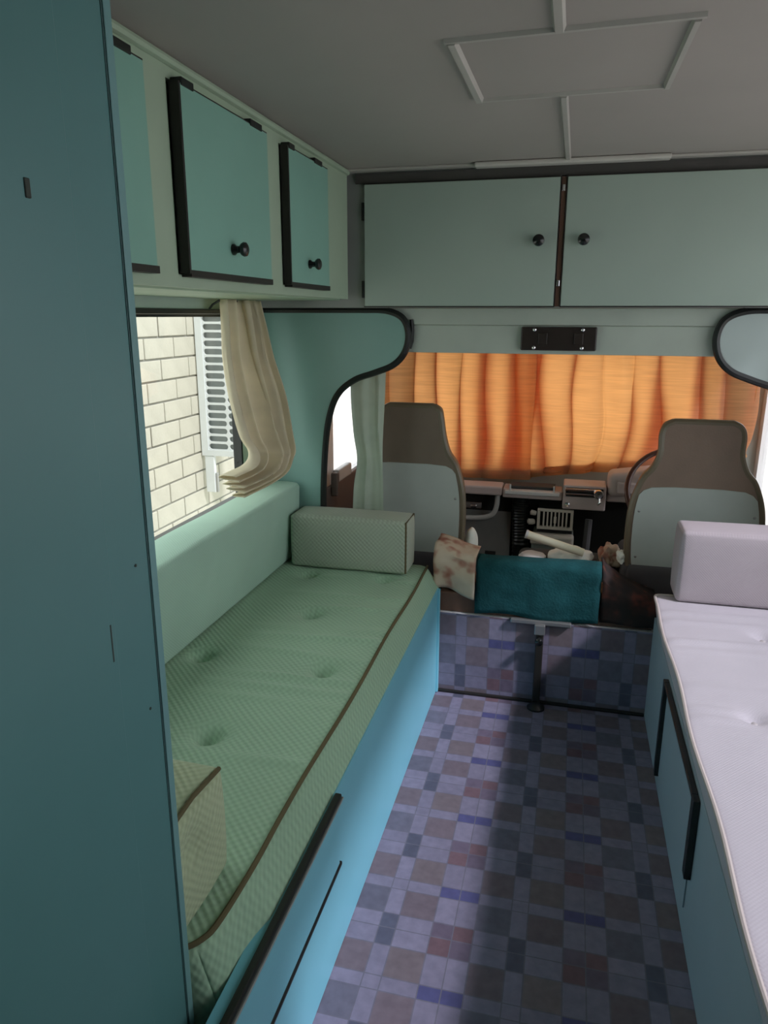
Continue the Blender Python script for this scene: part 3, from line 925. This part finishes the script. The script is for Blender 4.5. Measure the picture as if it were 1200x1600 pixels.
rowsG = [((-0.80, 2.66, 1.29), (-0.665, 2.68, 1.29)), ((-0.80, 2.66, 1.12), (-0.672, 2.68, 1.12)), ((-0.79, 2.66, 0.97), (-0.678, 2.68, 0.97)), ((-0.775, 2.66, 0.86), (-0.678, 2.68, 0.86)), ((-0.79, 2.66, 0.74), (-0.675, 2.68, 0.74)), ((-0.80, 2.66, 0.50), (-0.67, 2.68, 0.50))]
t = thing('side_curtain', 'narrow grey green curtain hanging beside the left cab seat', 'curtain', (-0.74, 2.67, 0.5))
obj('cloth', drape(rowsG, 2, 0.010, (0, 1, 0), 6, 10, 0.0, 0.3, (0.8, 1.1), 31), M['curtain_grey'], t, smooth=True)

# ---------------------------------------------------------------- cab seats
def seat(label, cx, y, w, hw, z0, z1, zs, vin, tilt=0.10, left=True):
    """shield-shaped back: narrow head, wide shoulders; grey back panel below, vinyl above"""
    t = thing('cab_seat', label, 'seat', (cx, y + 0.05, z0 - 0.1), 'seats in the driving cab')
    H = z1 - z0
    half = [(w * 0.44, 0.0), (w * 0.485, 0.07 * H), (w * 0.5, 0.25 * H), (w * 0.485, 0.46 * H), (w * 0.42, 0.62 * H), (w * 0.345, 0.70 * H), (w * 0.30, 0.80 * H), (hw * 0.5, 0.915 * H), (hw * 0.46, 0.972 * H), (hw * 0.36, H)]
    out = spline([(x, 0, z) for x, z in half], 5)
    def outline(k, dz):
        P = [(p.x * k, p.z) for p in out]
        P = P + [(-x, z) for x, z in reversed(P)]
        return P
    def place(x, dy, z):
        return Vector((cx + x, y + dy + tilt * z, z0 + z))
    # vinyl shell
    P = outline(1.0, 0)
    bm = bmesh.new()
    layers = [(0.955, 0.0), (1.0, 0.022), (1.0, 0.075), (0.93, 0.105)]
    rings = []
    for k, dy in layers:
        rings.append([bm.verts.new(place(x * k, dy, 0.5 * H + (z - 0.5 * H) * (0.985 if k < 1 else 1))) for x, z in P])
    n = len(P)
    for a, b in zip(rings, rings[1:]):
        for i in range(n):
            bm.faces.new((a[i], a[(i + 1) % n], b[(i + 1) % n], b[i]))
    bm.faces.new(rings[0][::-1])
    bm.faces.new(rings[-1])
    obj('backrest', bm, vin, t, smooth=True)
    # grey back panel, flat, set into the rear of the shell, top edge with rounded shoulders
    zt = zs - z0
    pan = [p for p in out if p.z <= zt - 0.05]
    R_ = [(p.x * 0.93, p.z) for p in pan]
    xe = R_[-1][0]
    R_ += [(xe * 0.965, zt - 0.032), (xe * 0.89, zt - 0.014), (xe * 0.76, zt - 0.002), (xe * 0.4, zt + 0.003)]
    P2 = R_ + [(-x, z) for x, z in reversed(R_)]
    bm = prism([place(x, -0.006, z) for x, z in P2], (0, 0.008, 0))
    bp = obj('back_panel', bm, M['seat_grey'], t, smooth=True, label='grey back panel')
    for sx in (-1, 1):
        for zz in (0.42 * H, 0.12 * H):
            screw(bp, tuple(place(sx * w * 0.425, -0.006, zz)), (0, -1, 0), 0.0055, 'steel')
    # welt round the shell
    obj('welt', tube([place(x * 0.985, 0.010, z * 0.995) for x, z in P], 0.013, 8), M['seat_edge'], t, smooth=True)
    # seat cushion
    obj('seat_cushion', cushion((cx - w * 0.52, y - 0.02, z0 - 0.075), (cx + w * 0.52, y + 0.36, z0 + 0.045), 0.04, 0.03, 0.05), M['seat_cushion'], t, smooth=True)
    obj('seat_base', box((cx - w * 0.42, y + 0.04, -0.118), (cx + w * 0.42, y + 0.32, z0 - 0.078), 0.01), M['dash_black'], t)
    return t
seat('left cab seat with a brown headrest and grey green back', -0.615, 2.83, 0.46, 0.25, 0.42, 1.050, 0.815, M['seat_vinyl'])
seat('right driver seat with a tan brown headrest and grey back, behind the steering wheel', 0.487, 2.83, 0.475, 0.285, 0.435, 1.022, 0.775, M['seat_vinyl_right'])

# ---------------------------------------------------------------- dashboard
t = thing('dashboard', 'low mauve grey dashboard shelf below the orange curtains', 'dashboard', (-0.2, 3.35, 0.55))
obj('left_panel', box((-0.92, 3.30, 0.598), (-0.272, 3.415, 0.640), 0.008), M['dash'], t)
obj('shelf', box((-0.268, 3.30, 0.592), (-0.002, 3.415, 0.634), 0.006), M['dash'], t)
tr = obj('shelf_lip', box((-0.258, 3.285, 0.612), (-0.014, 3.312, 0.630), 0.004), M['white_plastic'], t, label='white tray lip')
for x in (-0.235, -0.04):
    obj('lip_post', box((x - 0.004, 3.288, 0.630), (x + 0.004, 3.298, 0.658), 0.001), M['white_plastic'], tr)
obj('tray', box((-0.24, 3.312, 0.6345), (-0.035, 3.40, 0.648), 0.003), M['dash_dark'], t)
obj('right_panel', box((0.188, 3.30, 0.60), (0.815, 3.415, 0.66), 0.008), M['dash'], t)
pod = obj('instrument_pod', cushion((0.190, 3.27, 0.625), (0.60, 3.415, 0.735), 0.03, 0, 0.05, lambda p, q: Vector((p.x, p.y, p.z + 0.06 * max(0, (p.x - 0.22) / 0.38)))), M['dash'], t, smooth=True)
obj('gauge', lathe([(0.052, 0), (0.056, 0.004), (0.056, 0.016), (0.050, 0.018), (0.047, 0.010), (0.001, 0.010)], (0.395, 3.272, 0.725), (-0.2, -1, 0.25), 24), M['white_plastic'], pod, smooth=True, label='round white gauge')
obj('switch_panel', box((0.225, 3.262, 0.645), (0.31, 3.275, 0.700), 0.008), M['dash'], pod)

t = thing('car_radio', 'mauve grey radio housing with bright chrome bar and knob under the right curtain', 'radio', (0.09, 3.3, 0.56))
obj('housing', box((0.0, 3.275, 0.562), (0.185, 3.415, 0.672), 0.006), M['dash'], t)
obj('faceplate', box((0.012, 3.268, 0.622), (0.172, 3.2755, 0.662), 0.003), M['dash_black'], t)
obj('chrome_bar', box((0.008, 3.262, 0.648), (0.150, 3.270, 0.660), 0.002), M['chrome'], t)
obj('chrome_bar', box((0.008, 3.262, 0.632), (0.130, 3.270, 0.638), 0.001), M['chrome'], t)
obj('knob', lathe([(0.010, 0), (0.012, 0.01), (0.019, 0.014), (0.021, 0.022), (0.017, 0.028), (0.001, 0.029)], (0.152, 3.268, 0.640), (0, -1, 0.15), 18), M['chrome'], t, smooth=True, label='large chrome knob')
obj('knob', lathe([(0.006, 0), (0.010, 0.006), (0.010, 0.014), (0.001, 0.016)], (0.022, 3.275, 0.585), (0, -1, 0.1), 14), M['chrome'], t, smooth=True, label='small chrome knob')
obj('key_fob', tube([(0.158, 3.245, 0.628), (0.160, 3.240, 0.610), (0.150, 3.240, 0.598)], [0.005, 0.007, 0.003], 8), M['chrome'], t, smooth=True)

t = thing('grab_handle', 'grey bent tube handle under the left end of the dashboard', 'handle', (-0.4, 3.3, 0.5))
obj('tube', tube(spline([(-0.56, 3.315, 0.478), (-0.45, 3.315, 0.480), (-0.355, 3.315, 0.487), (-0.312, 3.315, 0.505), (-0.295, 3.315, 0.545), (-0.292, 3.325, 0.598)], 5), 0.012, 10), M['tube_grey'], t, smooth=True)
obj('bracket', box((-0.585, 3.30, 0.462), (-0.55, 3.36, 0.60), 0.004), M['tube_grey'], t)

t = thing('glovebox_catch', 'small bright metal catch above the grey bent handle', 'catch', (-0.41, 3.36, 0.51))
obj('plate', box((-0.45, 3.40, 0.505), (-0.375, 3.419, 0.535), 0.004), M['steel'], t)
obj('lever', box((-0.425, 3.385, 0.512), (-0.395, 3.40, 0.528), 0.004), M['chrome'], t)

t = thing('heater', 'grey green heater box with a beige slatted grille under the dashboard', 'heater', (-0.03, 3.3, 0.2))
obj('body', box((-0.125, 3.25, -0.118), (0.058, 3.42, 0.437), 0.012), M['heater'], t)
obj('body_lip', box((-0.130, 3.238, 0.395), (0.060, 3.30, 0.442), 0.010), M['grille'], t)
g = bmesh.new()
add_box(g, (-0.106, 3.272, 0.545), (0.052, 3.292, 0.556), 0.002)
add_box(g, (-0.106, 3.272, 0.462), (0.052, 3.292, 0.476), 0.002)
add_box(g, (-0.106, 3.272, 0.476), (-0.094, 3.292, 0.545))
add_box(g, (0.040, 3.272, 0.476), (0.052, 3.292, 0.545))
gg = obj('grille', g, M['grille'], t)
for i in range(7):
    x = -0.094 + (i + 1) * 0.134 / 8
    obj('grille_bar', box((x - 0.0035, 3.274, 0.474), (x + 0.0035, 3.29, 0.547)), M['grille'], gg)
obj('grille_clip', box((-0.033, 3.264, 0.495), (-0.021, 3.272, 0.525), 0.002), M['grille'], gg)
obj('vent_box', box((-0.104, 3.293, 0.443), (0.050, 3.42, 0.553)), M['dash_black'], t)
obj('valve', lathe([(0.010, 0), (0.014, 0.01), (0.014, 0.028), (0.008, 0.034), (0.001, 0.035)], (-0.116, 3.30, 0.488), (-1, -0.2, 0), 12), M['grille'], t, smooth=True)
obj('valve', lathe([(0.010, 0), (0.012, 0.01), (0.012, 0.024), (0.001, 0.028)], (-0.112, 3.29, 0.530), (-1, -0.1, 0.2), 12), M['grille'], t, smooth=True)

t = thing('air_hose', 'black ribbed air hose hanging from the dash left of the heater', 'hose', (-0.18, 3.36, 0.4))
hp = spline([(-0.187, 3.36, 0.588), (-0.188, 3.35, 0.53), (-0.184, 3.34, 0.45), (-0.178, 3.33, 0.36), (-0.176, 3.33, 0.2), (-0.176, 3.33, -0.11)], 12)
obj('hose', tube(hp, [0.036 + (0.004 if i % 2 else 0) for i in range(len(hp))], 12), M['black'], t, smooth=True)

t = thing('footwell_panel', 'sloping dark grey footwell panel with a small dark slot below the handle', 'panel', (-0.3, 3.1, 0.1))
obj('sheet', prism([(-0.55, 3.22, 0.10), (-0.222, 3.22, 0.10), (-0.232, 3.40, 0.50), (-0.55, 3.40, 0.50)], (0, 0.02, -0.02)), M['footwell'], t)
obj('slot', prism([(-0.340, 3.275, 0.222), (-0.290, 3.275, 0.222), (-0.290, 3.320, 0.322), (-0.340, 3.320, 0.322)], (0, -0.003, 0.003)), M['dash_black'], t)

t = thing('steering_wheel', 'dark red brown steering wheel partly hidden behind the right seat', 'steering wheel', (0.445, 3.08, 0.72))
wc = Vector((0.452, 3.12, 0.702))
wn = Vector((0, -0.80, 0.60))
wu = Vector((1, 0, 0))
wv = wn.cross(wu).normalized()
ring = [wc + (wu * math.cos(a) + wv * math.sin(a)) * 0.195 for a in [2 * math.pi * i / 48 for i in range(48)]]
obj('rim', tube(ring, 0.0115, 10, closed=True), M['wheel'], t, smooth=True)
for a in (math.radians(95), math.radians(215), math.radians(325)):
    d = wu * math.cos(a) + wv * math.sin(a)
    sgn = 1
    obj('spoke', tube([wc - wn * 0.035 + d * 0.02, wc - wn * 0.02 + d * 0.10, wc + d * 0.19], [0.016, 0.014, 0.010], 8), M['wheel'], t, smooth=True)
obj('hub', lathe([(0.045, -0.03), (0.05, -0.02), (0.045, 0.0), (0.02, 0.012), (0.001, 0.014)], wc - wn * 0.03, wn, 18), M['wheel'], t, smooth=True)
obj('column', tube([wc - wn * 0.05, wc - wn * 0.32 + Vector((0, 0, -0.02)), (0.445, 3.40, 0.20)], 0.022, 10), M['dash_black'], t, smooth=True)

t = thing('pedal_lever', 'black lever rising from the dark driver footwell right of the heater', 'lever', (0.14, 3.2, 0.1))
obj('shaft', tube([(0.105, 3.22, -0.11), (0.11, 3.24, 0.25), (0.12, 3.28, 0.52)], 0.016, 8), M['dash_dark'], t, smooth=True)
obj('pad', box((0.085, 3.17, 0.275), (0.125, 3.20, 0.295), 0.004), M['tube_grey'], t)

# ---------------------------------------------------------------- box between the seats, cloths on it
t = thing('engine_box', 'brown wooden box on the step between the two cab seats', 'box', (-0.05, 2.65, 0.33))
obj('case', box((-0.424, YR + 0.014, 0.3265), (0.336, 2.80, 0.402), 0.004), M['wood'], t)
obj('step_base', box((-0.424, YR + 0.032, -0.11), (0.336, 2.86, 0.326)), M['wood'], t)
obj('lid', box((-0.400, YR + 0.030, 0.4025), (0.30, 2.70, 0.440), 0.012), M['wood'], t)

def drape_over(x0, x1, yf, yb_, ztop, zbot, thick, nx=18, wob=0.006, seed=0, bot=None, top=None):
    """cloth lying over a box: falls down its front and lies back over its top"""
    prof = []
    bm = bmesh.new()
    rows = []
    N1, N2 = 10, 8
    for i in range(nx + 1):
        u = i / nx
        x = x0 + (x1 - x0) * u
        zt = ztop if top is None else top(u)
        zb = zbot if bot is None else bot(u)
        col = []
        for k in range(N1 + 1):
            f = k / N1
            z = zb + (zt - 0.03 - zb) * f
            y = yf + wob * noise.noise((x * 9 + seed, z * 12, seed)) * 1.5 - 0.004
            col.append((x + 0.3 * wob * noise.noise((z * 9, seed, 3)), y, z))
        for k in range(1, 5):
            a = k / 5 * math.pi / 2
            col.append((x, yf + 0.03 * (1 - math.cos(a)) - 0.004 + wob * 0.5 * noise.noise((x * 9 + seed, zt * 12, seed)), zt - 0.03 + 0.03 * math.sin(a)))
        for k in range(N2 + 1):
            f = k / N2
            y = yf + 0.03 + (yb_ - yf - 0.03) * f
            col.append((x, y, zt + wob * noise.noise((x * 8, y * 10, seed + 2))))
        rows.append([bm.verts.new(p) for p in col])
    for a, b in zip(rows, rows[1:]):
        for k in range(len(a) - 1):
            bm.faces.new((a[k], b[k], b[k + 1], a[k + 1]))
    return bm
t = thing('storage_crate', 'low wooden crate under the teal towel between the seats', 'crate', (-0.07, 2.62, 0.4))
obj('case', box((-0.275, YR + 0.018, 0.4415), (0.140, 2.60, 0.530), 0.006), M['wood'], t)
o = obj('teal_towel', drape_over(-0.288, 0.150, YR - 0.004, 2.60, 0.545, 0.338, 0, 22, 0.006, 1, bot=lambda u: 0.338 + 0.008 * math.sin(u * 7), top=lambda u: 0.543 + 0.008 * u), M['teal_cloth'], smooth=True, loc=(-0.07, 2.6, 0.4))
o.modifiers.new('thickness', 'SOLIDIFY').thickness = 0.006
tag(o, 'dark teal towel folded over the box between the cab seats', 'towel')
o = obj('floral_cloth', drape_over(-0.445, -0.290, YR - 0.003, 2.68, 0.565, 0.41, 0, 16, 0.022, 7, bot=lambda u: 0.408 + 0.014 * math.sin(u * 4 + 0.9), top=lambda u: 0.585 - 0.035 * u), M['floral'], smooth=True, loc=(-0.37, 2.6, 0.4))
o.modifiers.new('thickness', 'SOLIDIFY').thickness = 0.004
tag(o, 'crumpled cream and red floral cloth left of the teal towel', 'cloth')
o = obj('brown_blanket', drape_over(0.156, 0.345, YR - 0.002, 2.66, 0.56, 0.345, 0, 16, 0.012, 13, bot=lambda u: 0.345, top=lambda u: 0.545 - 0.10 * u ** 0.6), M['red_cloth'], smooth=True, loc=(0.25, 2.6, 0.4))
o.modifiers.new('thickness', 'SOLIDIFY').thickness = 0.006
tag(o, 'brown and red blanket right of the teal towel, darkened for the bench shadow', 'blanket')

# white cloth and tube behind the towel
def lump(c, s, seed, bump=0.25):
    bm = bmesh.new()
    bmesh.ops.create_icosphere(bm, subdivisions=4, radius=1.0)
    for v in bm.verts:
        n = 1 + bump * noise.noise(v.co * 1.7 + Vector((seed, 0, 0))) + 0.3 * bump * noise.noise(v.co * 4 + Vector((seed, 3, 0)))
        v.co = Vector((v.co.x * s[0] * n, v.co.y * s[1] * n, max(v.co.z, -0.55) * s[2] * n)) + Vector(c)
    return bm
t = thing('engine_cover', 'dark grey engine cover behind the teal towel in the cab', 'cover', (-0.02, 2.95, 0.1))
obj('cover', cushion((-0.17, 2.865, -0.11), (0.24, 3.12, 0.425), 0.03, 0.02, 0.06), M['dash_dark'], t, smooth=True)
tag(obj('white_cloth', lump((0.045, 2.965, 0.446), (0.085, 0.06, 0.036), 4), M['white_cloth'], smooth=True, loc=(0.03, 2.95, 0.43)), 'bright white crumpled cloth on the engine cover behind the towel', 'cloth')
tag(obj('white_paper', lump((-0.105, 2.945, 0.437), (0.055, 0.05, 0.020), 9, 0.15), M['white_plastic'], smooth=True, loc=(-0.1, 2.93, 0.43)), 'pale folded paper peeking over the towel, left of the white cloth', 'paper')
t = thing('hand_lever', 'cream tube lever slanting down to the white cloth, in front of the heater', 'lever', (0.0, 2.93, 0.5))
obj('tube', tube([(-0.128, 2.90, 0.542), (0.0, 2.90, 0.508), (0.095, 2.90, 0.482)], 0.0165, 14), M['tube_cream'], t, smooth=True)
obj('cap', tube([(-0.136, 2.90, 0.5443), (-0.126, 2.90, 0.5415)], 0.0178, 14), M['white_plastic'], t, smooth=True)
tag(obj('sunlit_patch_blob', lump((-0.356, 2.90, 0.488), (0.028, 0.045, 0.066), 15, 0.06), M['white_cloth'], smooth=True, loc=(-0.345, 2.9, 0.45)), 'small bright white bag for a sunlit patch at the right edge of the left cab seat', 'blob')  # white lump added in place of a bright sunlit patch
tag(obj('crumpled_rag', lump((0.196, 2.95, 0.456), (0.040, 0.05, 0.055), 21, 0.5), M['floral'], smooth=True, loc=(0.22, 2.93, 0.43)), 'crumpled brown patterned rag left of the driver seat cushion', 'rag')
tag(obj('white_rag', lump((0.236, 2.86, 0.490), (0.018, 0.03, 0.030), 25, 0.4), M['white_cloth'], smooth=True, loc=(0.236, 2.86, 0.47)), 'small white scrap of cloth against the driver seat edge', 'rag')

# ---------------------------------------------------------------- outside
struct('ground', box((-14, -14, -0.62), (14, 18, -0.55)), M['ground'])
BXW = -2.90
bm = box((BXW - 0.25, 1.5, -0.55), (BXW - 0.012, 8.0, 1.95))
wall_out = struct('wall_outside', bm, M['mortar'], label='cream brick garden wall outside the left window')
CH, BL, JT = 0.1545, 0.404, 0.014
zr = 0.777          # height of one bed joint
ph = 4.666          # y of one head joint in the course above z = 1.081
row0 = math.floor((-0.3 - zr) / CH)
brick_me = []
for v in range(4):
    bm = box((0, -BL / 2 + JT / 2, -CH / 2 + JT / 2), (0.014, BL / 2 - JT / 2, CH / 2 - JT / 2), 0.004, 1)
    bmesh.ops.translate(bm, vec=(0.001 * v, 0, 0), verts=bm.verts)
    bmesh.ops.recalc_face_normals(bm, faces=bm.faces)
    me = bpy.data.meshes.new('brick')
    bm.to_mesh(me)
    bm.free()
    me.materials.append(M['brick'])
    brick_me.append(me)
for r in range(row0, row0 + 14):
    zc = zr + (r + 0.5) * CH
    off = 0 if (r % 2 == 0) else BL / 2
    y = ph + off - 9 * BL
    while y < 7.6:
        if y > 1.55:
            o = bpy.data.objects.new('brick', brick_me[random.randrange(4)])
            COL.objects.link(o)
            o.parent = wall_out
            o.location = (BXW - 0.013, y + BL / 2, zc)
        y += BL

# perforated white shutter standing out from the brick wall
t = thing('louvre_shutter', 'white perforated shutter projecting from the brick wall outside the left window', 'shutter', (-2.7, 5.40, 0.3))
SY = 5.385
def holed(x0, x1, z0, z1, hx0, hx1, hz0, hz1, bm, y):
    n = 6
    r = (hz1 - hz0) / 2
    hole_ = []
    for i in range(n + 1):
        a = -math.pi / 2 + math.pi * i / n
        hole_.append((hx1 - r + r * math.cos(a), (hz0 + hz1) / 2 + r * math.sin(a)))
    for i in range(n + 1):
        a = math.pi / 2 + math.pi * i / n
        hole_.append((hx0 + r + r * math.cos(a), (hz0 + hz1) / 2 + r * math.sin(a)))
    def outer(p, i):
        if i == 0: return (x1, z0)
        if i == n: return (x1, z1)
        if i == n + 1: return (x0, z1)
        if i == 2 * n + 1: return (x0, z0)
        return (x1, z0 + (z1 - z0) * (p[1] - hz0) / (hz1 - hz0)) if i < n else (x0, z0 + (z1 - z0) * (p[1] - hz0) / (hz1 - hz0))
    hv = [bm.verts.new((p[0], y, p[1])) for p in hole_]
    ov = [bm.verts.new((q[0], y, q[1])) for q in (outer(p, i) for i, p in enumerate(hole_))]
    m = len(hv)
    for i in range(m):
        j = (i + 1) % m
        bm.faces.new((hv[i], hv[j], ov[j], ov[i]))
bm = bmesh.new()
sx0 = -2.885
pitch = 0.0629
ztop = 1.421
for r in range(17):
    z1 = ztop - 0.02 - r * pitch
    z0 = z1 - pitch
    for c in range(3):
        x0 = sx0 + 0.055 + c * 0.182
        holed(x0, x0 + 0.182, z0, z1, x0 + 0.006, x0 + 0.174, z0 + 0.009, z1 - 0.009, bm, SY)
bmesh.ops.remove_doubles(bm, verts=bm.verts, dist=0.0005)
zb = ztop - 0.02 - 17 * pitch
pan = obj('perforated_panel', bm, M['white_plastic'], t, label='white panel with oblong slots')
pan.modifiers.new('thickness', 'SOLIDIFY').thickness = 0.012
bm = bmesh.new()
xe = sx0 + 0.055 + 3 * 0.182
add_box(bm, (sx0, SY - 0.014, zb - 0.045), (sx0 + 0.056, SY + 0.03, ztop + 0.1))
add_box(bm, (xe - 0.001, SY - 0.014, zb - 0.045), (xe + 0.05, SY + 0.03, ztop + 0.1))
add_box(bm, (sx0 + 0.056, SY - 0.014, zb - 0.045), (xe - 0.001, SY + 0.03, zb + 0.001))
add_box(bm, (sx0 + 0.056, SY - 0.014, ztop - 0.021), (xe - 0.001, SY + 0.03, ztop + 0.1))
obj('frame', bm, M['white_plastic'], t)
obj('backing', box((sx0 + 0.02, SY + 0.05, zb - 0.03), (xe + 0.03, SY + 0.07, ztop + 0.08)), M['shutter_back'], t, label='grey backing behind the slots')
obj('support_arm', box((sx0 + 0.02, SY - 0.01, -0.02), (sx0 + 0.10, SY + 0.03, zb - 0.046), 0.004), M['white_plastic'], t)
obj('arm_bracket', box((sx0 + 0.101, SY + 0.0, -0.02), (sx0 + 0.118, SY + 0.03, 0.14), 0.003), M['steel'], t)
